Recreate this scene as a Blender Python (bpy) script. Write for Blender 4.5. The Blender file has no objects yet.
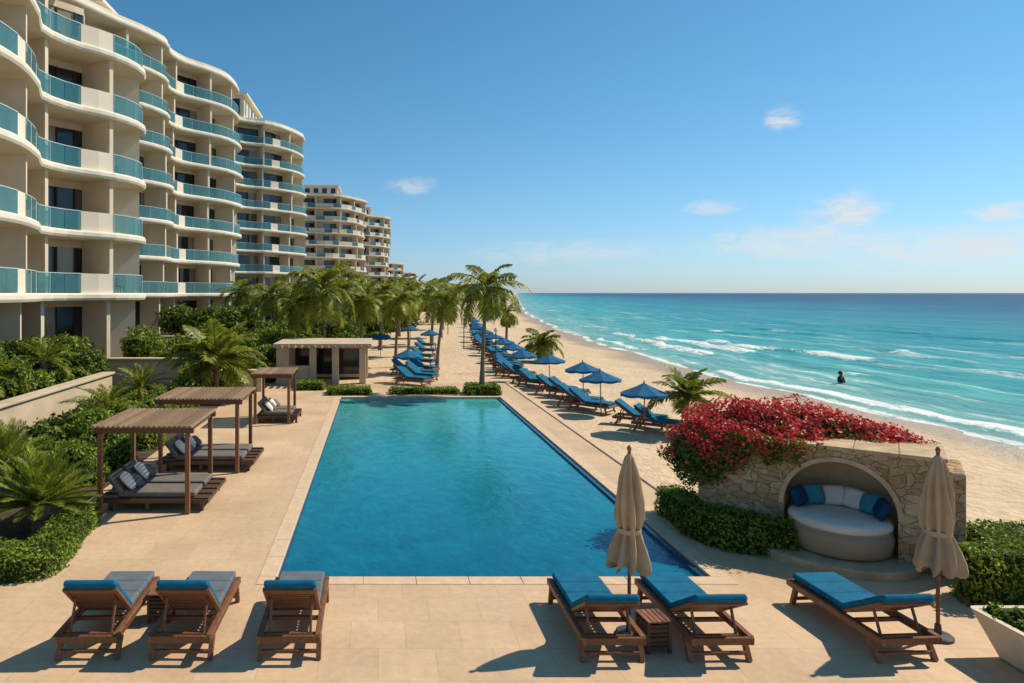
import bpy, bmesh, math, random
import numpy as np
from mathutils import Vector, Matrix
rng=np.random.default_rng(7); random.seed(7)
R=math.radians
scene=bpy.context.scene
COL=scene.collection
scene.view_settings.view_transform='Standard'
scene.view_settings.look='None'
scene.view_settings.exposure=0

# ------------------------------------------------------------ materials
def new_mat(name):
    m=bpy.data.materials.new(name); m.use_nodes=True
    nt=m.node_tree
    for n in list(nt.nodes): nt.nodes.remove(n)
    out=nt.nodes.new('ShaderNodeOutputMaterial')
    return m,nt,out
def N(nt,t,**k):
    n=nt.nodes.new(t)
    for a,b in k.items(): setattr(n,a,b)
    return n
def L(nt,a,b): nt.links.new(a,b)
def c4(c): return (c[0],c[1],c[2],1)
def ramp(nt,fac,stops):
    r=N(nt,'ShaderNodeValToRGB')
    el=r.color_ramp.elements
    el[0].position=stops[0][0]; el[0].color=c4(stops[0][1])
    el[1].position=stops[-1][0]; el[1].color=c4(stops[-1][1])
    for p,c in stops[1:-1]:
        e=el.new(p); e.color=c4(c)
    if fac is not None: L(nt,fac,r.inputs[0])
    return r
def mixc(nt,fac,a,b,mode='MIX'):
    m=N(nt,'ShaderNodeMix',data_type='RGBA',blend_type=mode)
    for s,v in ((0,fac),(6,a),(7,b)):
        if hasattr(v,'is_linked'): L(nt,v,m.inputs[s])
        elif isinstance(v,(int,float)): m.inputs[s].default_value=v
        else: m.inputs[s].default_value=c4(v)
    return m.outputs[2]
def math_(nt,op,a,b=None,clamp=False):
    m=N(nt,'ShaderNodeMath',operation=op); m.use_clamp=clamp
    for i,v in enumerate((a,b)):
        if v is None: continue
        if isinstance(v,(int,float)): m.inputs[i].default_value=v
        else: L(nt,v,m.inputs[i])
    return m.outputs[0]
def maprange(nt,v,a,b,c,d,smooth=False):
    m=N(nt,'ShaderNodeMapRange')
    if smooth: m.interpolation_type='SMOOTHSTEP'
    L(nt,v,m.inputs[0])
    for i,x in enumerate((a,b,c,d)): m.inputs[i+1].default_value=x
    return m.outputs[0]
def noise(nt,scale,detail=4,rough=.55,coord=None,scl=None,dist=0):
    n=N(nt,'ShaderNodeTexNoise'); n.inputs['Scale'].default_value=scale
    n.inputs['Detail'].default_value=detail; n.inputs['Roughness'].default_value=rough
    n.inputs['Distortion'].default_value=dist
    if coord is None:
        coord=N(nt,'ShaderNodeTexCoord').outputs['Object']
    if scl is not None:
        mp=N(nt,'ShaderNodeMapping'); mp.inputs['Scale'].default_value=scl
        L(nt,coord,mp.inputs[0]); coord=mp.outputs[0]
    L(nt,coord,n.inputs['Vector'])
    return n.outputs['Fac']
def bump(nt,h,strength,dist=.02,normal=None):
    b=N(nt,'ShaderNodeBump'); b.inputs['Strength'].default_value=strength; b.inputs['Distance'].default_value=dist
    L(nt,h,b.inputs['Height'])
    if normal is not None: L(nt,normal,b.inputs['Normal'])
    return b.outputs[0]
def bsdf(nt,col,rough=.6,spec=.4,normal=None,metal=0):
    p=N(nt,'ShaderNodeBsdfPrincipled')
    if isinstance(col,(tuple,list)): p.inputs['Base Color'].default_value=c4(col)
    else: L(nt,col,p.inputs['Base Color'])
    if isinstance(rough,(int,float)): p.inputs['Roughness'].default_value=rough
    else: L(nt,rough,p.inputs['Roughness'])
    p.inputs['Specular IOR Level'].default_value=spec
    p.inputs['Metallic'].default_value=metal
    if normal is not None: L(nt,normal,p.inputs['Normal'])
    return p
def simple(name,col,rough=.6,spec=.4,var=.15,scale=3,bs=.2,bscale=60,bd=.01,metal=0,det=4):
    m,nt,out=new_mat(name)
    n=noise(nt,scale,det)
    d=tuple(x*(1-var) for x in col); b=tuple(min(1,x*(1+var)) for x in col)
    r=ramp(nt,n,[(.3,d),(.7,b)])
    nb=noise(nt,bscale,2)
    p=bsdf(nt,r.outputs[0],rough,spec,bump(nt,nb,bs,bd),metal)
    L(nt,p.outputs[0],out.inputs[0]); return m
def leafmat(name,dark,light,trans=.35,scale=1.5):
    m,nt,out=new_mat(name)
    g=N(nt,'ShaderNodeNewGeometry')
    r=ramp(nt,g.outputs['Random Per Island'],[(0,dark),(.6,tuple((a+b)/2 for a,b in zip(dark,light))),(1,light)])
    n=noise(nt,scale,2)
    rr=ramp(nt,n,[(.3,(.58,.62,.62)),(.7,(1.4,1.3,1.1))])
    col=mixc(nt,1.0,r.outputs[0],rr.outputs[0],'MULTIPLY')
    p=bsdf(nt,col,.45,.3)
    t=N(nt,'ShaderNodeBsdfTranslucent'); L(nt,col,t.inputs[0])
    mx=N(nt,'ShaderNodeMixShader'); mx.inputs[0].default_value=trans
    L(nt,p.outputs[0],mx.inputs[1]); L(nt,t.outputs[0],mx.inputs[2]); L(nt,mx.outputs[0],out.inputs[0])
    return m
M={}
M['palm']=leafmat('palm_leaf',(.11,.15,.015),(.40,.42,.06),.42,.8)
M['cycad']=leafmat('cycad_leaf',(.09,.15,.015),(.42,.46,.06),.38,2)
M['shrub']=leafmat('shrub_leaf',(.06,.11,.012),(.27,.34,.045),.35,1.0)
M['hedge']=leafmat('hedge_leaf',(.09,.16,.013),(.35,.43,.05),.38,1.6)
M['dark_leaf']=leafmat('dark_leaf',(.04,.08,.012),(.17,.24,.04),.3,1.0)
M['pink']=leafmat('bougainvillea_bract',(.42,.022,.03),(.90,.125,.125),.35,1.6)
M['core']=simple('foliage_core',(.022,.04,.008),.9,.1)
M['soil']=simple('garden_soil',(.09,.065,.04),.95,.1,.4,2,.6,20,.05)
M['plaster']=simple('cream_plaster',(.69,.57,.42),.8,.2,.08,.6,.15,40,.01)
M['tan_plaster']=simple('tan_plaster',(.54,.42,.285),.85,.2,.13,1.2,.3,30,.02)
M['pale_plaster']=simple('white_slab',(.77,.67,.53),.75,.2,.07,.4,.1,40,.01)  # paler plaster colour of slabs, parapets and roof edges
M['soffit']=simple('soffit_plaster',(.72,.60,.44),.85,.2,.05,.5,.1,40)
M['dist_wall']=simple('distant_facade',(.64,.54,.42),.8,.2,.08,.2,.1,10)
M['rail']=simple('rail_metal',(.45,.52,.54),.35,.5,.05)
M['bark']=simple('palm_bark',(.24,.17,.11),.9,.2,.35,6,.9,14,.03)
M['beige_fabric']=simple('beige_canvas',(.48,.345,.21),.9,.15,.16,3,.5,90,.012)
M['blue']=simple('blue_cushion',(.006,.125,.225),.85,.15,.2,5,.4,110,.008)
M['taupe']=simple('slate_cushion',(.13,.15,.16),.9,.15,.14,5,.4,110,.008)
M['grey']=simple('grey_cushion',(.17,.145,.125),.9,.15,.14,5,.4,110,.008)
M['white_fabric']=simple('white_cushion',(.72,.64,.54),.9,.15,.06,5,.3,100,.006)
M['teal_fabric']=simple('teal_cushion',(.05,.25,.31),.9,.15,.12,5,.3,100,.006)
M['navy']=simple('navy_cushion',(.012,.05,.11),.9,.15,.12,5,.3,100,.006)
M['umb_blue']=simple('blue_umbrella_canvas',(.01,.115,.23),.85,.2,.12,3,.3,60,.01)
M['planter']=simple('planter_concrete',(.68,.56,.41),.8,.2,.1,4,.35,50,.01)
M['skin']=simple('skin',(.16,.08,.05),.5,.3,.08)
M['hair']=simple('hair',(.02,.014,.01),.6,.3,.1)
M['backlit_dark']=simple('backlit_vest',(.015,.02,.03),.7,.3,.1)  # near-black vest colour: bather's backlit shade put into the colour
M['metal_dark']=simple('dark_metal',(.05,.045,.04),.4,.5,.1)
def wood(name,a,b):
    m,nt,out=new_mat(name)
    tc=N(nt,'ShaderNodeTexCoord').outputs['Object']
    n=noise(nt,3,5,.6,tc,(14,2,14))
    g=N(nt,'ShaderNodeNewGeometry')
    r=ramp(nt,n,[(.3,a),(.7,b)])
    v=ramp(nt,g.outputs['Random Per Island'],[(0,(.7,.7,.7)),(1,(1.25,1.25,1.25))])
    col=mixc(nt,1.0,r.outputs[0],v.outputs[0],'MULTIPLY')
    p=bsdf(nt,col,.5,.4,bump(nt,n,.25,.01)); L(nt,p.outputs[0],out.inputs[0]); return m
M['wood']=wood('teak_wood',(.12,.045,.018),(.29,.12,.05))
M['wood_dark']=wood('dark_wood',(.06,.03,.016),(.14,.07,.04))
M['wood_tan']=wood('weathered_wood',(.19,.115,.06),(.36,.235,.14))
def wicker():
    m,nt,out=new_mat('wicker')
    tc=N(nt,'ShaderNodeTexCoord').outputs['Object']
    w=N(nt,'ShaderNodeTexWave'); w.bands_direction='Z'; w.inputs['Scale'].default_value=16; w.inputs['Distortion'].default_value=2.5; w.inputs['Detail Scale'].default_value=3
    L(nt,tc,w.inputs[0])
    r=ramp(nt,w.outputs['Fac'],[(0,(.30,.205,.12)),(1,(.64,.48,.31))])
    p=bsdf(nt,r.outputs[0],.7,.3,bump(nt,w.outputs['Fac'],.6,.02)); L(nt,p.outputs[0],out.inputs[0]); return m
M['wicker']=wicker()
def deckmat():
    m,nt,out=new_mat('travertine_paving')
    tc=N(nt,'ShaderNodeTexCoord').outputs['Object']
    b=N(nt,'ShaderNodeTexBrick'); b.offset=.5; b.squash=1
    b.inputs['Scale'].default_value=1; b.inputs['Brick Width'].default_value=.8; b.inputs['Row Height'].default_value=.8
    b.inputs['Mortar Size'].default_value=.005; b.inputs['Mortar Smooth'].default_value=.3; b.inputs['Bias'].default_value=0
    b.inputs['Color1'].default_value=c4((.68,.47,.29)); b.inputs['Color2'].default_value=c4((.63,.43,.26)); b.inputs['Mortar'].default_value=c4((.51,.34,.20))
    L(nt,tc,b.inputs[0])
    n=noise(nt,.45,4,.6,tc); n2=noise(nt,7,5,.7,tc)
    v=ramp(nt,n,[(.25,(.83,.81,.78)),(.75,(1.09,1.09,1.09))]); v2=ramp(nt,n2,[(.3,(.88,.87,.85)),(.7,(1.06,1.06,1.06))])
    c=mixc(nt,1.0,b.outputs['Color'],v.outputs[0],'MULTIPLY'); c=mixc(nt,1.0,c,v2.outputs[0],'MULTIPLY')
    nn=bump(nt,b.outputs['Fac'],-.4,.008); nn=bump(nt,n2,.18,.01,nn)
    p=bsdf(nt,c,maprange(nt,n,.3,.7,.45,.7),.3,nn); L(nt,p.outputs[0],out.inputs[0]); return m
M['deck']=deckmat()
M['coping']=simple('coping_stone',(.66,.47,.30),.6,.3,.12,5,.2,40,.01)
M['pool_tile']=simple('pool_edge_tile',(.012,.07,.15),.15,.5,.4,25,.1,60)
def stonewall():
    m,nt,out=new_mat('rubble_stone')
    tc=N(nt,'ShaderNodeTexCoord').outputs['Object']
    mp=N(nt,'ShaderNodeMapping'); mp.inputs['Scale'].default_value=(1,1,1.6); L(nt,tc,mp.inputs[0])
    add=N(nt,'ShaderNodeVectorMath',operation='ADD')
    sc=N(nt,'ShaderNodeVectorMath',operation='SCALE'); sc.inputs['Scale'].default_value=.3
    nc=N(nt,'ShaderNodeTexNoise'); nc.inputs['Scale'].default_value=3; L(nt,tc,nc.inputs['Vector'])
    L(nt,nc.outputs['Color'],sc.inputs[0]); L(nt,mp.outputs[0],add.inputs[0]); L(nt,sc.outputs[0],add.inputs[1])
    v=N(nt,'ShaderNodeTexVoronoi',feature='DISTANCE_TO_EDGE'); v.inputs['Scale'].default_value=4.4; L(nt,add.outputs[0],v.inputs['Vector'])
    v2=N(nt,'ShaderNodeTexVoronoi'); v2.inputs['Scale'].default_value=4.4; L(nt,add.outputs[0],v2.inputs['Vector'])
    sep=N(nt,'ShaderNodeSeparateColor'); L(nt,v2.outputs['Color'],sep.inputs[0])
    cc=ramp(nt,sep.outputs[0],[(0,(.47,.31,.165)),(.5,(.60,.405,.225)),(1,(.74,.53,.32))])
    e=maprange(nt,v.outputs['Distance'],.0,.04,0,1,True)
    n3=noise(nt,9,6,.75,tc); vv=ramp(nt,n3,[(.3,(.62,.60,.57)),(.7,(1.18,1.17,1.15))])
    n4=noise(nt,1.1,3,.6,tc); v4=ramp(nt,n4,[(.3,(.85,.84,.82)),(.7,(1.08,1.08,1.08))])
    c=mixc(nt,e,(.44,.29,.165),cc.outputs[0]); c=mixc(nt,1.0,c,vv.outputs[0],'MULTIPLY'); c=mixc(nt,1.0,c,v4.outputs[0],'MULTIPLY')
    h=math_(nt,'ADD',e,math_(nt,'MULTIPLY',n3,2.0))
    p=bsdf(nt,c,.9,.2,bump(nt,h,.9,.035)); L(nt,p.outputs[0],out.inputs[0]); return m
M['stone']=stonewall()
M['stone_cap']=simple('sandstone_cap',(.52,.37,.22),.85,.2,.22,3,.6,18,.03)
M['alcove']=simple('alcove_render',(.72,.53,.33),.85,.2,.12,3,.4,25,.02)
def sandmat():
    m,nt,out=new_mat('beach_sand')
    tc=N(nt,'ShaderNodeTexCoord').outputs['Object']
    a=N(nt,'ShaderNodeAttribute',attribute_name='dist').outputs['Fac']
    n=noise(nt,.25,4,.6,tc); n2=noise(nt,3.0,4,.65,tc)
    dry=ramp(nt,n,[(.3,(.62,.445,.275)),(.7,(.71,.52,.33))])
    v2=ramp(nt,n2,[(.3,(.79,.775,.75)),(.62,(1.06,1.06,1.06))])
    dry=mixc(nt,1.0,dry.outputs[0],v2.outputs[0],'MULTIPLY')
    aw=math_(nt,'ADD',a,math_(nt,'MULTIPLY',math_(nt,'SUBTRACT',noise(nt,.12,2,.5,tc),.5),5))
    wet=maprange(nt,aw,-5.0,-1.5,0,1,True)
    c=mixc(nt,wet,dry,(.40,.27,.155))
    bs=bump(nt,n2,.75,.18)
    p=bsdf(nt,c,maprange(nt,wet,0,1,.9,.4),.3,bs)
    L(nt,p.outputs[0],out.inputs[0]); return m
M['sand']=sandmat()
def seamat():
    m,nt,out=new_mat('sea_water')
    tc=N(nt,'ShaderNodeTexCoord').outputs['Object']
    d=N(nt,'ShaderNodeAttribute',attribute_name='dist').outputs['Fac']
    fo=N(nt,'ShaderNodeAttribute',attribute_name='foam').outputs['Fac']
    nl=noise(nt,.03,4,.6,tc,(1,.35,1))
    dd=math_(nt,'MULTIPLY',d,maprange(nt,nl,.2,.8,.5,1.6))
    t=math_(nt,'POWER',math_(nt,'DIVIDE',math_(nt,'MAXIMUM',dd,0.0),600.0,True),.5)
    r=ramp(nt,t,[(0,(.32,.39,.29)),(.07,(.17,.39,.34)),(.17,(.05,.32,.31)),(.32,(.010,.225,.26)),(.46,(.003,.14,.20)),(.60,(.002,.065,.135)),(.8,(.002,.032,.085)),(1,(.002,.026,.07))])
    n1=noise(nt,.30,5,.65,tc,(1,.25,1)); v=ramp(nt,n1,[(.3,(.68,.77,.83)),(.7,(1.22,1.18,1.12))])
    c=mixc(nt,1.0,r.outputs[0],v.outputs[0],'MULTIPLY')
    nf=noise(nt,1.5,6,.78,tc,(1,.5,1),1.0)
    f=math_(nt,'SUBTRACT',math_(nt,'ADD',fo,nf),1.0)
    f=maprange(nt,f,-.02,.20,0,1,True)
    nw=noise(nt,.28,5,.62,tc,(1,.10,1),.6)
    wc=math_(nt,'MULTIPLY',maprange(nt,nw,.57,.66,0,.75,True),maprange(nt,d,120,15,0,1,True))
    f=math_(nt,'MAXIMUM',f,math_(nt,'MULTIPLY',wc,maprange(nt,nf,.38,.62,0,1)))
    c=mixc(nt,f,c,(.78,.79,.74))
    hb=math_(nt,'ADD',noise(nt,.9,5,.6,tc,(1,.45,1)),math_(nt,'MULTIPLY',noise(nt,.16,2,.6,tc,(1,.35,1)),2.0))
    p=bsdf(nt,c,maprange(nt,f,0,1,.3,.9),.10,bump(nt,hb,.9,.4)); p.inputs['IOR'].default_value=1.33
    L(nt,p.outputs[0],out.inputs[0]); return m
M['sea']=seamat()
def poolmat():
    m,nt,out=new_mat('pool_water')
    tc=N(nt,'ShaderNodeTexCoord').outputs['Object']
    sx=N(nt,'ShaderNodeSeparateXYZ'); L(nt,tc,sx.inputs[0])
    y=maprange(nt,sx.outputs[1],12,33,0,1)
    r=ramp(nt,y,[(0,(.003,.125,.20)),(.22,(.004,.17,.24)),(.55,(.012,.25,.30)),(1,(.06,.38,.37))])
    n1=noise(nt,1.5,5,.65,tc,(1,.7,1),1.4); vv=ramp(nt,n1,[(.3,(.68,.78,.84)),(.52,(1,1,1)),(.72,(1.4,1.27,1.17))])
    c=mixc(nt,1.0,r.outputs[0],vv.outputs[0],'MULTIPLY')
    h=math_(nt,'ADD',noise(nt,3.4,4,.6,tc,(1,.6,1),.3),math_(nt,'MULTIPLY',noise(nt,9,2,.5,tc,(1,.6,1),.3),.25))
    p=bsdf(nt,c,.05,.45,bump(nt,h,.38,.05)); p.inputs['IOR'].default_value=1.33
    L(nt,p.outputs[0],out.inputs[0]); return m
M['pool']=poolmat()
def railglass():
    m,nt,out=new_mat('teal_railing_glass')
    p=bsdf(nt,(.08,.27,.31),.05,.6)
    t=N(nt,'ShaderNodeBsdfTransparent'); t.inputs[0].default_value=c4((.48,.76,.78))
    mx=N(nt,'ShaderNodeMixShader'); mx.inputs[0].default_value=.5
    L(nt,t.outputs[0],mx.inputs[1]); L(nt,p.outputs[0],mx.inputs[2]); L(nt,mx.outputs[0],out.inputs[0]); return m
M['rglass']=railglass()
def winglass():
    m,nt,out=new_mat('window_glass')
    g=N(nt,'ShaderNodeNewGeometry')
    r=ramp(nt,g.outputs['Random Per Island'],[(0,(.015,.02,.025)),(.5,(.03,.04,.045)),(.7,(.12,.11,.09)),(.85,(.30,.26,.2)),(1,(.38,.33,.26))])
    r.color_ramp.interpolation='CONSTANT'
    p=bsdf(nt,r.outputs[0],.08,.6); L(nt,p.outputs[0],out.inputs[0]); return m
M['win']=winglass()

# ------------------------------------------------------------ mesh builder
class MB:
    def __init__(s): s.v=[];s.f=[];s.m=[]
    def add(s,vs,fs,mi=0,T=None):
        o=len(s.v)
        if T is not None: vs=[tuple(T@Vector(p)) for p in vs]
        s.v.extend([tuple(map(float,p)) for p in vs]); s.f.extend([tuple(int(i)+o for i in f) for f in fs]); s.m.extend([mi]*len(fs))
    def box(s,c,d,mi=0,T=None,rot=None):
        x,y,z=(a/2 for a in d)
        vs=[Vector(p) for p in ((-x,-y,-z),(x,-y,-z),(x,y,-z),(-x,y,-z),(-x,-y,z),(x,-y,z),(x,y,z),(-x,y,z))]
        if rot is not None: vs=[rot@p for p in vs]
        vs=[p+Vector(c) for p in vs]
        s.add(vs,[(0,3,2,1),(4,5,6,7),(0,1,5,4),(1,2,6,5),(2,3,7,6),(3,0,4,7)],mi,T)
    def beam(s,a,b,w,h,mi=0,T=None):
        a=Vector(a);b=Vector(b);d=b-a
        q=d.to_track_quat('Y','Z').to_matrix()
        s.box((a+b)/2,(w,d.length,h),mi,T,q)
    def tube(s,pts,rad,n=8,mi=0,T=None,cap=True):
        pts=[Vector(p) for p in pts]; vs=[];fs=[]
        for i,p in enumerate(pts):
            t=(pts[min(i+1,len(pts)-1)]-pts[max(i-1,0)]).normalized()
            ref=Vector((0,1,0)) if abs(t.z)>.7 else Vector((0,0,1))
            a=t.cross(ref).normalized(); b=t.cross(a).normalized()
            for k in range(n):
                g=2*math.pi*k/n; vs.append(p+(a*math.cos(g)+b*math.sin(g))*rad[i])
        for i in range(len(pts)-1):
            for k in range(n):
                k2=(k+1)%n; fs.append((i*n+k,i*n+k2,(i+1)*n+k2,(i+1)*n+k))
        if cap:
            fs.append(tuple(range(n))[::-1]); fs.append(tuple((len(pts)-1)*n+k for k in range(n)))
        s.add(vs,fs,mi,T)
    def lathe(s,prof,n=24,mi=0,T=None,mod=None):
        vs=[];fs=[]
        for (r,z) in prof:
            for k in range(n):
                g=2*math.pi*k/n; rr=r*(mod(g,z) if mod else 1)
                vs.append((rr*math.cos(g),rr*math.sin(g),z))
        for i in range(len(prof)-1):
            for k in range(n):
                k2=(k+1)%n; fs.append((i*n+k,i*n+k2,(i+1)*n+k2,(i+1)*n+k))
        s.add(vs,fs,mi,T)
    def build(s,name,mats,parent=None,loc=None,bevel=0,seg=2,smooth=False,sub=0,mesh_only=False):
        me=bpy.data.meshes.new(name); me.from_pydata(s.v,[],s.f)
        for m in mats: me.materials.append(M[m])
        me.polygons.foreach_set('material_index',s.m)
        if smooth: me.polygons.foreach_set('use_smooth',[True]*len(me.polygons))
        me.update()
        if mesh_only: return me
        return obj(name,me,parent,loc,bevel,seg,sub)
def obj(name,me,parent=None,loc=None,bevel=0,seg=2,sub=0,rz=0):
    o=bpy.data.objects.new(name,me); COL.objects.link(o)
    if parent: o.parent=parent
    if loc is not None: o.location=loc
    o.rotation_euler[2]=rz
    if bevel:
        b=o.modifiers.new('b','BEVEL'); b.width=bevel; b.segments=seg; b.limit_method='ANGLE'; b.angle_limit=R(40)
    if sub:
        b=o.modifiers.new('s','SUBSURF'); b.levels=sub; b.render_levels=sub
    return o
def empty(name,loc=(0,0,0),rz=0):
    e=bpy.data.objects.new(name,None); COL.objects.link(e); e.location=loc; e.rotation_euler[2]=rz; e.empty_display_size=.2
    return e
def unit(a): return a/np.maximum(np.linalg.norm(a,axis=-1,keepdims=True),1e-9)
def leaves(P,Nm,size,aspect=.5,jit=.8):
    n=len(P); Nn=unit(Nm+jit*rng.normal(size=(n,3)))
    t=unit(np.cross(Nn,rng.normal(size=(n,3)))); b=np.cross(Nn,t)
    sz=(size*rng.uniform(.6,1.3,n))[:,None]
    return np.stack([P-t*sz*.5,P+b*sz*aspect*.5+Nn*sz*.1,P+t*sz*.5,P-b*sz*aspect*.5+Nn*sz*.1],1).reshape(-1,3)
def add_leaves(mb,P,Nm,size,aspect=.5,jit=.8,mi=0):
    V=leaves(P,Nm,size,aspect,jit); o=len(mb.v)
    mb.v.extend(map(tuple,V.tolist()))
    q=(np.arange(len(V)).reshape(-1,4)+o).tolist()
    mb.f.extend(map(tuple,q)); mb.m.extend([mi]*len(q))
def ellipsoid(mb,c,r,mi,n=12,lump=.12):
    vs=[];fs=[];m=8
    ph=random.random()*6
    for i in range(m+1):
        th=math.pi*i/m
        for k in range(n):
            g=2*math.pi*k/n; q=1+lump*math.sin(3*g+ph)*math.sin(2*th+ph)
            vs.append((c[0]+r[0]*q*math.sin(th)*math.cos(g),c[1]+r[1]*q*math.sin(th)*math.sin(g),c[2]+r[2]*q*math.cos(th)))
    for i in range(m):
        for k in range(n):
            k2=(k+1)%n; fs.append((i*n+k,(i+1)*n+k,(i+1)*n+k2,i*n+k2))
    mb.add(vs,fs,mi)
def lump(mb,c,r,n,size,mi=0,core=1,jit=.8,aspect=.5,zmin=None,flower=None,corescale=.72):
    d=unit(rng.normal(size=(n,3)))
    ph=rng.uniform(0,6,6)
    bumps=1+.16*np.sin(5*d[:,0]+ph[0])*np.sin(4*d[:,1]+ph[1])+.12*np.sin(9*d[:,2]+ph[2]+5*d[:,0])+.08*np.sin(13*d[:,1]+ph[3])
    rad=(rng.uniform(.55,1.03,n)**.6)*bumps
    P=np.array(c)+d*rad[:,None]*np.array(r)
    if zmin is not None:
        k=P[:,2]>zmin; P=P[k]; d=d[k]; rad=rad[k]
    if flower is not None:
        sel=flower(P,d,rad)
        add_leaves(mb,P[~sel],d[~sel],size,aspect,jit,mi)
        add_leaves(mb,P[sel]+d[sel]*.03,d[sel],size*.9,.8,jit*.7,2)
    else: add_leaves(mb,P,d,size,aspect,jit,mi)
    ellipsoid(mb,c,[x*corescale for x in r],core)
def bush(name,lumps,leafm='shrub',size=.12,dens=260,core='core',parent=None,zmin=None,aspect=.5):
    mb=MB()
    for c,r in lumps:
        area=4*math.pi*((r[0]*r[1]+r[0]*r[2]+r[1]*r[2])/3)
        lump(mb,c,r,int(area*dens),size,zmin=zmin,aspect=aspect)
    return mb.build(name,[leafm,core],parent)

# ------------------------------------------------------------ coast profile
SY=[-400,0,26,32,40,51,79,120,215,400,1000,3000,40000]
SX=[34,26.5,25.2,24.4,24.1,24.3,25.8,30.5,46,83,204,610,8150]
def xs(y):
    y=np.asarray(y,float)
    a=sum(np.interp(y+o,SY,SX) for o in (-12,-6,0,6,12))/5
    return a+.35*np.sin(y*.21)+.25*np.sin(y*.47+1)
def grid(name,ds,ys,zf,mat):
    D,Y=np.meshgrid(ds,ys); X=xs(Y)+D
    Z,foam=zf(D,X,Y)
    V=np.stack([X,Y,Z],-1).reshape(-1,3); nr,nc=D.shape
    i=np.arange(nr*nc).reshape(nr,nc)
    F=np.stack([i[:-1,:-1],i[:-1,1:],i[1:,1:],i[1:,:-1]],-1).reshape(-1,4)
    me=bpy.data.meshes.new(name); me.from_pydata(V.tolist(),[],F.tolist()); me.materials.append(M[mat])
    a=me.attributes.new('dist','FLOAT','POINT'); a.data.foreach_set('value',D.reshape(-1).astype(np.float32))
    if foam is not None:
        a=me.attributes.new('foam','FLOAT','POINT'); a.data.foreach_set('value',foam.reshape(-1).astype(np.float32))
    me.polygons.foreach_set('use_smooth',[True]*len(me.polygons))
    return obj(name,me)
def geo(a,b,g):
    o=[a]
    while o[-1]<b: o.append(o[-1]*g)
    return o
def sst(x): x=np.clip(x,0,1); return x*x*(3-2*x)
def zg(D,X,Y):
    z=np.where(D<0,-.1-.9*np.clip((D+17)/17,0,1)**1.3,-1-.07*D); z=np.maximum(z,-5)
    bump_=.035*np.sin(X*1.3+Y*.6)*np.sin(Y*.9-X*.4)+.02*np.sin(X*2.9+1)*np.sin(Y*2.3)
    z=z+bump_*np.clip((-D)/3,0,1)*np.clip((X-7.3)/1.5,0,1)
    under=(1-sst((X-6.4)/.5))*(1-sst((Y-34.5)/1.0))
    return z-.2*under,None
ys=list(np.arange(-80,8,4))+list(np.arange(8,90,.5))+geo(90,40000,1.05)
ds=sorted([-x for x in geo(28,9000,1.25)])+list(np.arange(-27,12,.4))+[13,16,20,30,50,80,200]
grid('ground',ds,ys,zg,'sand')
def n1d(y,seed,sc):
    r=np.random.default_rng(seed); o=0
    for k in range(6):
        o=o+np.sin(y*sc*(1.7**k)*r.uniform(.8,1.2)+r.uniform(0,6))*(.72**k)
    return o/2.2
def zs(D,X,Y):
    z=np.full(D.shape,-1.0); foam=np.zeros(D.shape)
    waves=[(2.6,1.1,.10,.95),(6.5,1.6,.28,.82),(11,1.9,.32,.70),(17,2.0,.32,.60),(25,2.2,.3,.48),(36,2.4,.28,.38),(50,2.6,.26,.28)]
    for k,(d0,w,A,th) in enumerate(waves):
        dc=d0+n1d(Y,k+10,.06)*d0*.16+.5*n1d(Y,k+30,.2)
        a=np.clip(.45+.8*n1d(Y,k+50,.05*(1+.1*k)),0.05,1.1)
        q=(D-dc)/w
        sh=np.where(q<0,np.exp(-(q*2.0)**2),np.exp(-(q*.8)**2))
        z+=A*a*sh
        fo=np.where(q<0,np.exp(-(q/1.25)**2),np.exp(-(q*2.2)**2))
        foam=np.maximum(foam,fo*np.clip((a-(1-th))*1.9,0,1)*.76*np.clip(1.25-Y/260,.4,1))
    sw=np.exp(-((D-.2-.5*n1d(Y,3,.25))/.9)**2)*.72
    foam=np.maximum(foam,sw)
    foam=np.maximum(foam,.38*np.exp(-(D/17)**2))
    z+=np.where(D<70,.03*np.sin(X*1.7+Y*.8)+.03*np.sin(Y*1.1-X*.9),0)
    z=np.where(D<0.8,np.minimum(z,-1.0+.05*np.clip(D+.6,-.5,1)),z)
    return z,foam
ys=list(np.arange(-40,12,3))+list(np.arange(12,130,.55))+geo(130,40000,1.035)
ds=list(np.arange(-3,66,.42))+geo(66,40000,1.07)
grid('sea',ds,ys,zs,'sea')

# ------------------------------------------------------------ pool & deck
PX0,PX1,PY0,PY1=-1.78,5.86,12.02,32.8
def rect(mb,x0,x1,y0,y1,z0,z1,mi=0): mb.box(((x0+x1)/2,(y0+y1)/2,(z0+z1)/2),(x1-x0,y1-y0,z1-z0),mi)
cw=.32
mb=MB()
a0,a1,b0,b1=PX0-cw,PX1+cw,PY0-cw,PY1+cw
rect(mb,-7.0,12.5,-8,b0,-.3,0); rect(mb,-7.0,a0,b0,38,-.3,0); rect(mb,a1,7.05,b0,38,-.3,0); rect(mb,a0,a1,b1,38,-.3,0)
rect(mb,7.05,12.5,b0,13.9,-.3,0)
mb.build('pool_deck_paving',['deck'])
mb=MB()
def strip(x0,x1,y0,y1):
    n=max(1,round(max(x1-x0,y1-y0)/.9))
    for i in range(n):
        if x1-x0>y1-y0:
            s=(x1-x0)/n; rect(mb,x0+i*s+.002,x0+(i+1)*s-.004,y0,y1,-.3,.012)
        else:
            s=(y1-y0)/n; rect(mb,x0,x1,y0+i*s+.002,y0+(i+1)*s-.004,-.3,.012)
strip(a0,a1,b0,PY0); strip(a0,a1,PY1,b1); strip(a0,PX0,PY0,PY1); strip(PX1,a1,PY0,PY1)
mb.build('pool_coping',['coping'],bevel=.008,seg=1)
mb=MB(); strip(7.053,7.3,13.9,38)
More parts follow.
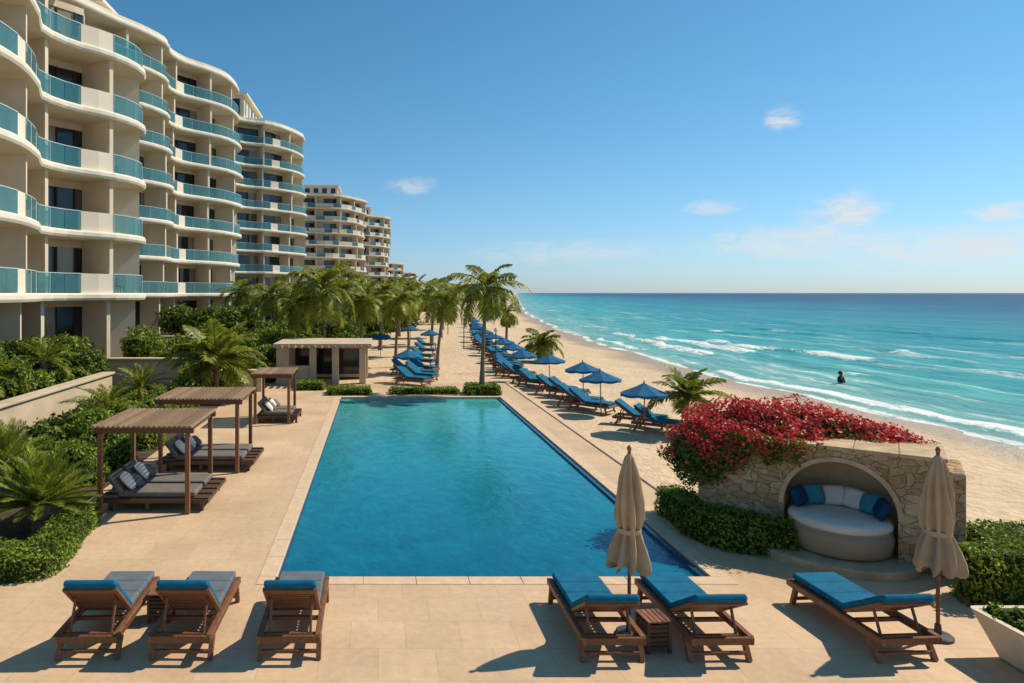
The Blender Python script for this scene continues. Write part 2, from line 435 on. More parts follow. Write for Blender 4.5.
for i,v in enumerate(mb.v): mb.v[i]=(v[0],v[1],v[2]+(.03 if v[2]>0 else 0))
mb.build('deck_kerb',['coping'],bevel=.01,seg=1)
P=empty('swimming_pool')
mb=MB(); mb.add([(PX0,PY0,-.09),(PX1,PY0,-.09),(PX1,PY1,-.09),(PX0,PY1,-.09)],[(0,1,2,3)]); mb.build('water',['pool'],P)
mb=MB(); rect(mb,PX1-.13,PX1-.003,PY0+.01,PY1-.01,-.28,-.035); rect(mb,PX0+.003,PX0+.04,PY0+.01,PY1-.01,-.28,-.04)
mb.build('waterline_tiles',['pool_tile'],P)

# ------------------------------------------------------------ buildings
def catmull(pts,step):
    pts=[np.array(p,float) for p in pts]; p=[2*pts[0]-pts[1]]+pts+[2*pts[-1]-pts[-2]]
    out=[]
    for i in range(1,len(p)-2):
        for t in np.linspace(0,1,24,endpoint=False):
            out.append(.5*((2*p[i])+(-p[i-1]+p[i+1])*t+(2*p[i-1]-5*p[i]+4*p[i+1]-p[i+2])*t*t+(-p[i-1]+3*p[i]-3*p[i+1]+p[i+2])*t**3))
    out.append(pts[-1]); o=np.array(out)
    s=np.r_[0,np.cumsum(np.linalg.norm(np.diff(o,axis=0),axis=1))]
    n=int(s[-1]/step); q=np.linspace(0,s[-1],n+1)
    return np.stack([np.interp(q,s,o[:,0]),np.interp(q,s,o[:,1])],1)
def building(name,pts,zl,xb,step=1.0,bay=5,depth=2.4,solid=lambda i,lv:False,top_trim=0,wob=.0,z0=-.2,slabm='pale_plaster',pent=None,furn=False):
    P=empty(name,(0,0,0))
    slab=MB(); rail=MB(); glass=MB(); wall=MB(); win=MB(); fu=MB()
    base=catmull(pts,step)
    for lv,z in enumerate(zl):
        C=base.copy()
        t=unit(np.gradient(C,axis=0)); nrm=np.stack([t[:,1],-t[:,0]],1)
        if wob: C=C+nrm*(wob*np.sin(np.arange(len(C))*step*.35+lv*.9))[:,None]
        last=lv==len(zl)-1
        if last and top_trim: C=C[:len(C)-top_trim]; t=t[:len(C)]; nrm=nrm[:len(C)]
        n=len(C); th=.42
        I=C-nrm*depth; I[:,0]=np.minimum(I[:,0],C[:,0]-.4)
        for i in range(n-1):
            za,zb_=z-th,z
            (x0,y0),(x1,y1)=C[i],C[i+1]
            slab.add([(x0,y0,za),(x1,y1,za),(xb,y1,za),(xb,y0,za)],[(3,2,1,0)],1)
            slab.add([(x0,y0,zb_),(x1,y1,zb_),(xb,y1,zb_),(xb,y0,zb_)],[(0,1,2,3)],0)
            nx,ny=nrm[i]; mx,my=nrm[i+1]; e=.07; zm0=za+.13; zm1=zb_-.10
            a=[(x0,y0,za),(x1,y1,za),(x1+mx*e,y1+my*e,zm0),(x0+nx*e,y0+ny*e,zm0),(x1+mx*e,y1+my*e,zm1),(x0+nx*e,y0+ny*e,zm1),(x1,y1,zb_),(x0,y0,zb_)]
            slab.add(a,[(0,1,2,3),(3,2,4,5),(5,4,6,7)],0)
        for (x,y) in (C[0],C[-1]):
            slab.add([(x,y,z-th),(xb,y,z-th),(xb,y,z),(x,y,z)],[(0,1,2,3)],0)
        zb=zl[lv-1] if lv>0 else z0; zt=z-th
        for i in range(n-1):
            p=I[i];q=I[i+1]
            if np.dot(q-p,t[i])<=.02: continue
            if i%bay==0:
                wall.add([(p[0],p[1],zb),(q[0],q[1],zb),(q[0],q[1],zt),(p[0],p[1],zt)],[(0,1,2,3)])
                a=I[i]; b=C[i]-nrm[i]*.35; w=np.array([nrm[i][1]*-1,nrm[i][0]])*.13
                if lv==0: b=C[i]-nrm[i]*.6
                vs=[(a-w),(b-w),(b+w),(a+w)]
                wall.add([(v[0],v[1],zb) for v in vs]+[(v[0],v[1],zt) for v in vs],[(0,1,5,4),(1,2,6,5),(2,3,7,6),(3,0,4,7)])
            else:
                zh=zt-.4
                wall.add([(p[0],p[1],zh),(q[0],q[1],zh),(q[0],q[1],zt),(p[0],p[1],zt)],[(0,1,2,3)])
                dd=nrm[i]*-.06
                win.add([(p[0]+dd[0],p[1]+dd[1],zb),(q[0]+dd[0],q[1]+dd[1],zb),(q[0]+dd[0],q[1]+dd[1],zh),(p[0]+dd[0],p[1]+dd[1],zh)],[(0,1,2,3)])
                if step<1.6: rail.beam((p[0],p[1],zb+.0),(p[0],p[1],zh),.07,.07,1)
            if furn and lv>0 and i%bay==2 and (i*7+lv*3)%4!=0:
                m_=(I[i]*.55+C[i]*.45); ax=nrm[i]; tx=t[i]
                rot=Matrix.Rotation(math.atan2(ax[1],ax[0]),3,'Z')
                for s_ in (-.55,.55):
                    cc=m_+tx*s_
                    fu.box((cc[0],cc[1],zb+.42),(.5,.5,.08),0,None,rot); bk=cc-ax*.25; fu.box((bk[0],bk[1],zb+.68),(.06,.5,.5),0,None,rot)
                    for u in (-.2,.2):
                        for v in (-.2,.2):
                            l_=cc+ax*u+tx*v; fu.box((l_[0],l_[1],zb+.2),(.04,.04,.4))
                fu.box((m_[0],m_[1],zb+.5),(.4,.4,.04)); fu.box((m_[0],m_[1],zb+.25),(.06,.06,.5))
        for p in (I[0],I[-1]):
            wall.add([(p[0],p[1],zb),(xb,p[1],zb),(xb,p[1],zt),(p[0],p[1],zt)],[(0,1,2,3)])
        Rr=C-nrm*.16
        for i in range(n-1):
            p,q=Rr[i],Rr[i+1]
            if last:
                a=nrm[i]*.2
                vs=[p,q,q-a,p-a]
                slab.add([(v[0],v[1],z) for v in vs]+[(v[0],v[1],z+.4) for v in vs],[(0,1,5,4),(2,3,7,6),(4,5,6,7)],0)
                continue
            if solid(i,lv):
                a=nrm[i]*.3
                vs=[p,q,q-a,p-a]
                slab.add([(v[0],v[1],z) for v in vs]+[(v[0],v[1],z+1.12) for v in vs],[(0,1,5,4),(1,2,6,5),(2,3,7,6),(3,0,4,7),(4,5,6,7)],0)
            else:
                g=(q-p)*.015
                glass.add([(p[0]+g[0],p[1]+g[1],z+.05),(q[0]-g[0],q[1]-g[1],z+.05),(q[0]-g[0],q[1]-g[1],z+1.08),(p[0]+g[0],p[1]+g[1],z+1.08)],[(0,1,2,3)])
                rail.beam((p[0],p[1],z+1.11),(q[0],q[1],z+1.11),.05,.05,0)
                if i%2==0 and step<1.6: rail.beam((p[0],p[1],z),(p[0],p[1],z+1.1),.04,.04,0)
    slab.build('floor_slabs',[slabm,'soffit'],P); wall.build('walls',['plaster'],P); win.build('windows',['win'],P)
    glass.build('glass_railings',['rglass'],P); rail.build('rails_and_mullions',['rail','metal_dark'],P)
    if furn: fu.build('balcony_chairs',['wood_dark'],P)
    if pent:
        mbp=MB()
        for (x0,x1,y0,y1,za,zb) in pent:
            rect(mbp,x0,x1,y0,y1,za,zb,0); rect(mbp,x0-.6,x1+.6,y0-.6,y1+.6,zb,zb+.35,1)
            nn=max(2,int((y1-y0)/2.5))
            for k in range(nn):
                yy=y0+(k+.5)*(y1-y0)/nn; rect(mbp,x1,x1+.03,yy-.7,yy+.7,za+.5,zb-.5,2)
            mm=max(2,int((x1-x0)/2.5))
            for k in range(mm):
                xx=x0+(k+.5)*(x1-x0)/mm; rect(mbp,xx-.7,xx+.7,y0-.03,y0,za+.5,zb-.5,2)
        mbp.build('penthouse',['plaster','pale_plaster','win'],P)
    return P
H=3.55
A=[(-18.5,17),(-17.6,21),(-16.6,24.5),(-16.3,28),(-16.2,31),(-16.9,34),(-17.7,36),(-17.1,38.2),(-15.7,40),(-14.9,42),(-15.0,44),(-16.4,45.6),(-19.5,46.4)]
baseA=catmull(A,1.0)
def solidA(i,lv):
    y=baseA[i][1]; return 38.2<y<39.9 and baseA[i][0]>-18 or 30.8<y<32.0
building('curved_hotel_building',A,[5+H*k for k in range(6)],-34,1.0,4,2.8,solidA,top_trim=9,furn=True)
B=[(-27,54),(-25.4,58),(-23.6,61.5),(-21.6,64.5),(-20.6,67.5),(-21.2,70),(-20.6,73),(-18.8,75.5),(-17.3,78),(-16.7,81),(-16.8,83.5),(-18.2,85.6),(-22,87)]
building('curved_hotel_building',B,[5+H*k for k in range(8)],-42,1.2,4,2.6,lambda i,lv:i%11==5,top_trim=4,wob=.25,pent=[(-38,-27,66,80,30.3,33.0)],furn=True)
C_=[(-30,98),(-26.5,103),(-24,108),(-21.5,112),(-18.5,114),(-16,117),(-14,120.5),(-13.2,124),(-14.5,128),(-20,131)]
building('curved_hotel_building',C_,[5+H*k for k in range(9)],-50,1.6,4,2.4,lambda i,lv:i%9==4,top_trim=2,wob=.35,pent=[(-44,-22,112,126,33.9,37.4)])
D_=[(-30,186),(-24,190),(-18,193.5),(-13,195),(-8.5,199),(-5,205),(-3.8,212),(-6,219),(-14,224)]
building('hotel_tower',D_,[4.6+H*k for k in range(9)],-60,2.4,3,2.2,lambda i,lv:(i+lv)%3!=0,wob=.5,slabm='dist_wall',pent=[(-40,-12,202,216,33.5,36.5)])
E_=[(-10,240),(-5,243),(-1,246),(3,251),(4.6,258),(2,265),(-6,268)]
building('hotel_tower',E_,[4.4+H*k for k in range(9)],-50,2.6,3,2.2,lambda i,lv:(i+lv)%2!=0,wob=.5,slabm='dist_wall',pent=[(-30,-3,250,262,33.3,36)])
F_=[(0,380),(6,384),(12,390),(15.5,398),(13,408),(5,412)]
building('hotel_tower',F_,[4+H*k for k in range(6)],-40,3.5,3,2.2,lambda i,lv:i%2==0,slabm='dist_wall')
G_=[(10,560),(20,566),(30,575),(34,588),(28,600)]
building('hotel_tower',G_,[4+H*k for k in range(6)],-40,5,3,2.2,lambda i,lv:i%2==0,slabm='dist_wall')

P=empty('pool_pavilion')
mb=MB()
rect(mb,-5.6,-4.9,37.5,42,0,2.0); rect(mb,-4.9,-.6,40.5,42,0,2.0)
rect(mb,-5.75,-.35,37.3,42.1,2.0,2.22,0)
for x in (-3.6,-2.35,-.85): rect(mb,x-.18,x+.18,37.5,38,0,2.0)
rect(mb,-4.9,-3.78,37.55,37.85,0,1.0); rect(mb,-4.9,-.9,40.42,40.5,.2,1.8,2)
mb.build('walls_and_roof',['tan_plaster','pale_plaster','win'],P,bevel=.02)
mb=MB(); 
for k in range(14): mb.box((-5.2+k*.36,36.85,2.10),(.09,.86,.12))
mb.build('roof_battens',['wood_tan'],P)

mb=MB(); rect(mb,-12.7,-12.3,8,31.6,-.2,1.25); rect(mb,-12.8,-12.2,7.9,31.7,1.25,1.35); mb.build('retaining_wall',['tan_plaster'],bevel=.02)
mb=MB(); rect(mb,-17.5,-8.8,47.6,48,-.2,1.9); rect(mb,-17.6,-8.7,47.5,48.1,1.9,2.0); mb.build('garden_wall',['tan_plaster'],bevel=.02)
mb=MB(); rect(mb,-14,-8.6,35.6,36,-.2,1.5); rect(mb,-14.1,-8.5,35.5,36.1,1.5,1.6); mb.build('garden_wall',['tan_plaster'],bevel=.02)
mb=MB(); rect(mb,-8.2,-5.9,34.6,35,-.2,1.0);rect(mb,-8.3,-5.8,34.5,35.1,1.0,1.1); mb.build('garden_wall',['tan_plaster'],bevel=.02)
mb=MB(); 
mb.add([(-45,-8,.02),(-7.0,-8,.02),(-7.0,38,.02),(-45,38,.02)],[(0,1,2,3)])
mb.add([(-45,38.01,.0),(-6,38.01,.0),(-5,60,.0),(-3,130,.0),(-45,130,.0)],[(0,1,2,3,4)])
mb.build('garden_bed_soil',['soil'])

# ------------------------------------------------------------ vegetation
def palm(name,loc,h,fl,seed,nf=20,nl=22,lean=(0,0),low=-.5,trunk_r=.14,leafm='palm',wide=.3,lw=.045,seg=8,hi=1.35,dr=1.0,fwd=(.4,.7),lup=.18):
    r=random.Random(seed); mb=MB()
    pts=[];rad=[]
    nn=14
    for i in range(nn+1):
        t=i/nn; pts.append((lean[0]*t**1.6,lean[1]*t**1.6,-.3+(h+.3)*t))
        rad.append(trunk_r*(1.35-.55*min(1,t*3) if t<.33 else .8-.2*t)*(1+.08*(i%2)))
    mb.tube(pts,rad,9,0)
    top=Vector(pts[-1])
    mb.tube([top-Vector((0,0,.35)),top,top+Vector((0,0,.15))],[trunk_r*.7,trunk_r*1.2,trunk_r*.5],9,0)
    for k in range(nf):
        az=k*2.39996+r.uniform(-.3,.3); u=(k+.5)/nf
        el=hi-(hi-low)*u**.85+r.uniform(-.15,.15)
        Ln=fl*r.uniform(.8,1.12)*(.8+.2*math.sin(u*3.1))
        dirh=Vector((math.cos(az),math.sin(az),0)); side=Vector((-math.sin(az),math.cos(az),0))
        p=top.copy(); pr=[p.copy()]; tang=[]
        e=el
        droop=dr*(.9+.7*u)*r.uniform(.8,1.2)/seg
        for i in range(seg):
            d=dirh*math.cos(e)+Vector((0,0,1))*math.sin(e); tang.append(d)
            p=p+d*Ln/seg; pr.append(p.copy()); e-=droop*(1+.8*i/seg)
            e=max(e,-1.45)
        tang.append(tang[-1])
        mb.tube(pr,[.022*fl/2*(1-i/(seg+1)*.8)+.004 for i in range(seg+1)],4,1,cap=False)
        tw=r.uniform(-.35,.35)
        for j in range(nl):
            t=.1+.9*j/(nl-1); f=t*seg; i=min(int(f),seg-1); q=pr[i].lerp(pr[i+1],f-i); d=tang[i]
            up=side.cross(d).normalized()*-1
            if up.z<0: up=-up
            ll=fl*wide*(math.sin(math.pi*(t*.86+.1))**.7)*r.uniform(.8,1.15)+.03
            for s in (-1,1):
                out=(side*s*.86+d*r.uniform(*fwd)+up*(lup+tw*s)).normalized()
                m1=q+out*ll*.5; m2=q+out*ll+Vector((0,0,-ll*(.28+.25*r.random())*min(1,dr)))
                w=d*lw*fl/2
                vs=[q-w*.6,q+w*.6,m1+w,m1-w,m2]
                mb.add(vs,[(0,1,2,3),(3,2,4)],1)
    o=mb.build(name,['bark',leafm]); o.location=loc; return o
palms=[
 (5.15,33.9,5.4,2.35,(.25,.1),20),(-3.4,44.3,5.6,3.1,(-.2,0),22),(-5.6,47,4.4,2.5,(.2,.2),18),(-1.3,51,4.6,2.4,(.2,0),18),
 (1.2,47,4.6,2.2,(.25,.2),18),(2.5,55,4.7,2.3,(-.2,0),18),(3.8,44.3,4.6,2.1,(.55,0),18),
 (12.4,66,3.2,1.9,(.1,0),16),(-11.5,57,5.2,2.2,(0,0),18),(-7.8,52,5.0,2.4,(-.3,0),18),
 (.2,61,5.2,2.5,(.3,0),16),(5.2,66,5.3,2.5,(.2,0),16),(-3.5,66,5.6,2.6,(.2,0),16),(7.2,78,5.4,2.6,(.1,0),16),(2.5,80,5.6,2.7,(-.2,0),16),
 (-2.5,84,5.8,2.7,(.2,0),16),(9,95,5.6,2.8,(0,0),16),(4,100,6,2.8,(.3,0),16),(-4,108,6,2.8,(.3,0),16),(12,112,5.6,2.8,(.3,0),16),(7,125,6.4,3,(.3,0),14),(16,140,6,3,(0,0),14),(11,150,6.4,3,(.3,0),14),(-.5,140,6.4,3,(.3,0),14),(-9,72,5.2,2.4,(0,0),16)]
for i,(x,y,h,fl,ln,nf) in enumerate(palms):
    far=y>60
    palm('palm_tree',(x,y,-.15),h,fl,i+3,nf,16 if far else 28,ln,low=-.75,lw=.08 if far else .042,trunk_r=.13 if y<60 else .17,seg=6 if far else 8)
palm('fan_palm',(-7.6,32,0),1.7,2.6,77,34,30,(0,0),low=-.05,trunk_r=.2,lw=.045,hi=1.5,dr=.7,fwd=(.5,.9))
palm('young_palm',(11.3,25.0,-.3),1.45,1.5,78,22,26,(0,0),low=-.1,trunk_r=.1,lw=.05,dr=.7,hi=1.5,fwd=(.5,.9))
palm('young_palm',(12.4,52,-.4),1.6,2.0,79,20,22,(0,0),low=-.3,trunk_r=.12,lw=.07)
S_=dict(leafm='cycad',lw=.026,hi=1.52,dr=.22,fwd=(.9,1.5),lup=.35)
palm('sago_palm',(-7.1,14.3,0),.55,1.3,80,80,34,(0,0),low=.05,trunk_r=.2,wide=.20,**S_)
palm('sago_palm',(-9.2,16.8,0),.8,1.2,81,54,28,(0,0),low=-.1,trunk_r=.2,wide=.20,**S_)
palm('sago_palm',(-9.5,13.6,0),.5,1.1,82,50,28,(0,0),low=-.1,trunk_r=.2,wide=.20,**S_)

def rand_lumps(n,x,y,z,r,seed):
    q=random.Random(seed); o=[]
    for _ in range(n):
        rr=q.uniform(*r); zz=q.uniform(*z)
        o.append(((q.uniform(*x),q.uniform(*y),zz),(rr,rr*q.uniform(.8,1.2),rr*q.uniform(.7,1.0))))
    return o
bush('garden_shrubs',rand_lumps(26,(-10.6,-8.0),(15.5,34),(.1,.45),(.4,.7),1),'shrub',.17,150)
bush('garden_shrubs',rand_lumps(20,(-8.4,-7.4),(17,34),(.15,.5),(.35,.6),2),'hedge',.14,190)
bush('flowering_shrubs',rand_lumps(12,(-11.7,-10.2),(22,34),(.1,.45),(.4,.6),12),'dark_leaf',.2,120)
bush('flowering_shrubs',rand_lumps(8,(-9.6,-8.2),(20,30),(.5,.9),(.5,.8),15),'hedge',.18,130)
bush('terrace_shrubs',rand_lumps(34,(-16.2,-13.6),(17,33),(1.1,2.2),(.6,1.1),3),'shrub',.24,95)
bush('terrace_shrubs',rand_lumps(18,(-14.2,-13.3),(16,32),(1.1,1.5),(.35,.55),13),'hedge',.2,120)
bush('garden_trees',rand_lumps(16,(-14,-9.5),(38,46),(.6,2.0),(.7,1.3),4),'hedge',.26,85)
bush('garden_trees',rand_lumps(26,(-9,-5.6),(36.5,50),(.4,1.6),(.6,1.2),5),'hedge',.22,85)
bush('garden_trees',rand_lumps(26,(-16,-10),(49,62),(1.2,3.0),(.9,1.6),6),'shrub',.32,60)
bush('garden_trees',rand_lumps(30,(-10,-2),(52,75),(.6,1.8),(.8,1.5),7),'shrub',.3,60)
bush('promenade_hedge',rand_lumps(26,(-5.5,-1.5),(44,54),(.2,.7),(.5,.9),8),'shrub',.2,80)
for i,(x,y,z) in enumerate([(-13.9,24,1.3),(-14.2,29,1.4),(-13.8,20,1.3),(-9.5,24,.2),(-10.4,30,.2)]):
    palm('sago_palm',(x,y,z),.6,1.5,90+i,30,22,(0,0),low=0.0,trunk_r=.15,wide=.2,leafm='palm',lw=.035,hi=1.5,dr=.7,fwd=(.8,1.3),lup=.3)
def far_l(n,y0,y1,seed):
    q=random.Random(seed); o=[]
    for _ in range(n):
        y=q.uniform(y0,y1); t=(y-y0)/(y1-y0)
        sh=float(xs(y)); xr=q.uniform(-10,sh-24-6*t)
        rr=q.uniform(1.2,2.6); o.append(((xr,y,q.uniform(.8,3)),(rr*1.3,rr*1.3,rr)))
    return o
bush('distant_trees',far_l(60,75,170,9),'shrub',.6,14)
bush('distant_trees',far_l(80,170,420,10),'dark_leaf',1.2,4)
bush('distant_trees',[((xs(y)-q,y,2+s),(9,12,4.5)) for y,q,s in [(float(a),random.uniform(14,60),random.uniform(0,3)) for a in range(420,900,9)]],'dark_leaf',3.0,.6)

def hedge(name,poly,h,leaf=.075,dens=520,mat='hedge',rd=.14,parent=None,z0=0):
    mb=MB(); n=len(poly); c=np.mean(poly,axis=0); P=[];Nn=[]
    poly=[np.array(p,float) for p in poly]
    for i in range(n):
        a,b=poly[i],poly[(i+1)%n]; Ls=np.linalg.norm(b-a); t=(b-a)/Ls; nr=np.array([t[1],-t[0]])
        if np.dot(nr,(a+b)/2-c)<0: nr=-nr
        k=int(Ls*h*dens); s=rng.uniform(0,1,k); z=rng.uniform(0,h,k)
        ins=np.where(z>h-rd,rd-np.sqrt(np.maximum(rd**2-(z-h+rd)**2,0)),0)
        lum=.03*np.sin(s*Ls*5)+.02*np.sin(z*11+s*Ls*3)
        pp=a+np.outer(s,b-a)+nr*(lum-ins+rng.normal(0,.025,k))[:,None]
        P.append(np.c_[pp,z+z0]); Nn.append(np.c_[np.repeat(nr[None],k,0),.25*np.ones(k)])
    for i in range(n):
        a,b=poly[i],poly[(i+1)%n]; ar=abs((a-c)[0]*(b-c)[1]-(a-c)[1]*(b-c)[0])/2
        k=int(ar*dens); u=rng.uniform(0,1,k); v=rng.uniform(0,1,k); m=u+v>1; u[m]=1-u[m]; v[m]=1-v[m]
        pp=c+np.outer(u,(a-c))*.97+np.outer(v,(b-c))*.97
        zz=h+.035*np.sin(pp[:,0]*5)*np.sin(pp[:,1]*4)+rng.normal(0,.025,k)
        P.append(np.c_[pp,zz+z0]); Nn.append(np.tile([0,0,1.],(k,1)))
    P=np.concatenate(P);Nn=np.concatenate(Nn)
    add_leaves(mb,P,Nn,leaf,.6,.75,0)
    bot=[tuple(c+(p-c)*.96)+(z0-.05,) for p in poly]; top=[tuple(c+(p-c)*.93)+(z0+h-.06,) for p in poly]
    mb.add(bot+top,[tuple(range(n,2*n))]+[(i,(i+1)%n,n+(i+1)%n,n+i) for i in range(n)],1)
    return mb.build(name,[mat,'core'],parent)
hedge('box_hedge',[(-9.5,11.75),(-6.15,11.75),(-5.75,12.0),(-5.75,12.7),(-9.5,12.9)],.40,.07,760)
hedge('box_hedge',[(-6.55,12.75),(-5.78,12.72),(-6.1,15.0),(-6.8,15.1)],.38,.07,760)
hedge('box_hedge',[(-2.5,33.3),(-.35,33.3),(-.35,34.6),(-2.5,34.6)],.32,.1,260)
hedge('box_hedge',[(.6,33.6),(4.0,33.6),(4.0,34.5),(.6,34.5)],.26,.1,260)
hedge('box_hedge',[(4.35,33.25),(6.0,33.25),(6.0,34.6),(4.35,34.6)],.45,.1,280)
hedge('box_hedge',[(-4.2,35),(-2.8,35),(-2.8,36.4),(-4.2,36.4)],.4,.1,260)
hedge('box_hedge',[(6.3,14.3),(6.5,13.5),(6.9,13.1),(7.8,12.8),(8.05,13.1),(7.3,14.1),(6.9,15.7),(6.4,15.7)],.6,.07,700,rd=.24)
hedge('box_hedge',[(9.45,10.85),(14.2,10.5),(14.2,12.7),(10.6,12.4),(10.3,11.6),(9.6,11.4)],.84,.07,680,rd=.2)

# ------------------------------------------------------------ stone wall with alcove daybed
P0=Vector((6.7,14.4,0)); P1=Vector((9.95,11.95,0)); d=(P1-P0); Lw=d.length; d.normalize(); nb=Vector((-d.y,d.x,0))
if nb.y<0: nb=-nb
T=Matrix(((d.x,nb.x,0,P0.x),(d.y,nb.y,0,P0.y),(0,0,1,0),(0,0,0,1)))
ST=empty('stone_alcove_wall')
mb=MB(); Hw=2.02; c=2.5; a=.90; z0=.88; dp=1.35; Wd=1.7; ah=.93
n=20
def q(u0,u1,za,zb,w=0,mi=0): mb.add([(u0,w,za),(u1,w,za),(u1,w,zb),(u0,w,zb)],[(0,1,2,3)],mi,T)
q(0.3,c-a,0,Hw); q(c+a,Lw,0,Hw)
prev=None
for i in range(9):
    g=math.pi/2*i/8; pt=(.3-.3*math.sin(g),.3-.3*math.cos(g))
    if prev: mb.add([(prev[0],prev[1],0),(pt[0],pt[1],0),(pt[0],pt[1],Hw),(prev[0],prev[1],Hw)],[(0,1,2,3)],0,T)
    prev=pt
for i in range(n):
    g0=math.pi-math.pi*i/n; g1=math.pi-math.pi*(i+1)/n
    u0,zz0=c+a*math.cos(g0),z0+ah*math.sin(g0); u1,zz1=c+a*math.cos(g1),z0+ah*math.sin(g1)
    mb.add([(u0,0,zz0),(u1,0,zz1),(u1,0,Hw),(u0,0,Hw)],[(0,1,2,3)],0,T)
    mb.add([(u0,0,zz0),(u1,0,zz1),(u1,dp,zz1),(u0,dp,zz0)],[(3,2,1,0)],1,T)
    mb.add([(u0,dp,0),(u1,dp,0),(u1,dp,zz1),(u0,dp,zz0)],[(0,1,2,3)],1,T)
    k=1.09
    r0=(c+a*k*math.cos(g0),z0+ah*k*math.sin(g0)); r1=(c+a*k*math.cos(g1),z0+ah*k*math.sin(g1))
    mb.add([(u0,-.03,zz0),(u1,-.03,zz1),(r1[0],-.03,r1[1]),(r0[0],-.03,r0[1]),(u0,.02,zz0),(u1,.02,zz1),(r1[0],.0,r1[1]),(r0[0],.0,r0[1])],[(0,1,2,3),(4,5,1,0),(3,2,6,7)],2,T)
for u in (c-a,c+a):
    mb.add([(u,0,0),(u,dp,0),(u,dp,z0),(u,0,z0)],[(0,1,2,3)],1,T)
mb.add([(0,.3,0),(0,Wd,0),(0,Wd,Hw),(0,.3,Hw)],[(0,1,2,3)],0,T)
mb.add([(Lw,0,0),(Lw,Wd,0),(Lw,Wd,Hw),(Lw,0,Hw)],[(0,1,2,3)],0,T)
mb.add([(0,Wd,0),(Lw,Wd,0),(Lw,Wd,Hw),(0,Wd,Hw)],[(0,1,2,3)],0,T)
mb.build('rubble_masonry',['stone','alcove','stone_cap'],ST)
mb=MB()
for i in range(6):
    u0=-.02+i*(Lw+.05)/6; u1=u0+(Lw+.05)/6-.006
    for w0,w1 in ((-.03,.62),(.626,1.2),(1.206,Wd+.03)):
        zt=Hw+.075+random.uniform(-.006,.006)
        mb.box(((u0+u1)/2,(w0+w1)/2,(Hw+zt)/2),(u1-u0,w1-w0-.004,zt-Hw),0,T)
mb.build('cap_stones',['stone_cap'],ST,bevel=.015)
mb=MB(); mb.box((Lw+.14,.7,.93),(.26,1.3,1.86),0,T); mb.build('end_pier',['stone'],ST,bevel=.05,seg=3)
mb=MB(); pr=[]
for i in range(17):
    g=math.pi+math.pi*i/16; pr.append((c-.12+1.35*math.cos(g),.0+1.05*math.sin(g)))
pr+=[(c+1.23,.3),(c-1.47,.3)]
k=len(pr)
mb.add([(x,y,-.05) for x,y in pr]+[(x,y,.16) for x,y in pr],[tuple(range(k,2*k))]+[(i,(i+1)%k,k+(i+1)%k,k+i) for i in range(k)],0,T)
mb.build('step_platform',['stone_cap'],ST,bevel=.03)
DB=empty('round_daybed',T@Vector((c,.16,.16)))
mb=MB(); mb.lathe([(.0,.0),(.74,.0),(.82,.06),(.86,.3),(.83,.46),(0,.46)],40); mb.build('wicker_base',['wicker'],DB,smooth=True)
mb=MB(); mb.lathe([(0,.46),(.79,.47),(.84,.52),(.83,.59),(.77,.64),(.4,.66),(0,.66)],40); mb.build('mattress',['white_fabric'],DB,smooth=True)
def pillow(par,loc,size,rot,mat,name='pillow'):
    mb=MB(); nn=10; sx,sy,sz=size; vs=[];fs=[]
    for sgn in (1,-1):
        o=len(vs)
        for i in range(nn+1):
            for j in range(nn+1):
                u=-1+2*i/nn; v=-1+2*j/nn; hgt=((1-u**4)*(1-v**4))**.55
                pin=1-.08*(abs(u)**2+abs(v)**2)*.5*(1-abs(abs(u)-abs(v)))
                vs.append((u*sx/2*pin,v*sy/2*pin,sgn*hgt*sz/2))
        for i in range(nn):
            for j in range(nn):
                w=o+i*(nn+1)+j; f=(w,w+nn+1,w+nn+2,w+1); fs.append(f if sgn>0 else f[::-1])
    mb.add(vs,fs); ob=mb.build(name,[mat],par,smooth=True); ob.location=loc; ob.rotation_euler=rot; return ob
rzw=math.atan2(d.y,d.x)
for i,(u,w,m_) in enumerate([(-.66,.05,'navy'),(-.44,.36,'teal_fabric'),(-.10,.52,'white_fabric'),(.22,.46,'white_fabric'),(.48,.27,'teal_fabric'),(.66,-.02,'navy')]):
    v=d*u+nb*w; ang=math.atan2(w+.25,u)
    pillow(DB,(v.x,v.y,.85),(.40,.38,.17),(R(68),R(random.uniform(-8,8)),rzw+ang-math.pi/2),m_)

mb=MB()
def flo(P,dn,rad): 
    v=np.sin(P[:,0]*5.1+1)*np.sin(P[:,1]*4.3)+.7*np.sin(P[:,0]*11+P[:,2]*9)
    return (dn[:,2]*1.5-dn[:,1]*.1+.5*v+rng.normal(0,.45,len(P))>.46)&(rad>.72)
for cc,rr in [((7.05,14.75,1.6),(.85,.7,.80)),((7.6,14.85,1.9),(.95,.75,.72)),((8.4,14.65,2.05),(1.0,.8,.66)),((9.2,14.3,2.08),(.95,.75,.52)),((9.9,13.95,2.0),(.85,.65,.40)),((10.4,13.6,1.95),(.5,.5,.30)),((6.85,14.3,1.65),(.5,.45,.6)),((7.6,14.1,1.95),(.7,.5,.4)),((7.2,14.15,1.7),(.5,.35,.5)),((8.5,13.75,2.05),(.5,.4,.25))]:
    ar=4*math.pi*(rr[0]*rr[1]+rr[0]*rr[2]+rr[1]*rr[2])/3
    lump(mb,cc,rr,int(ar*760),.085,0,1,flower=flo,corescale=.68,aspect=.6)
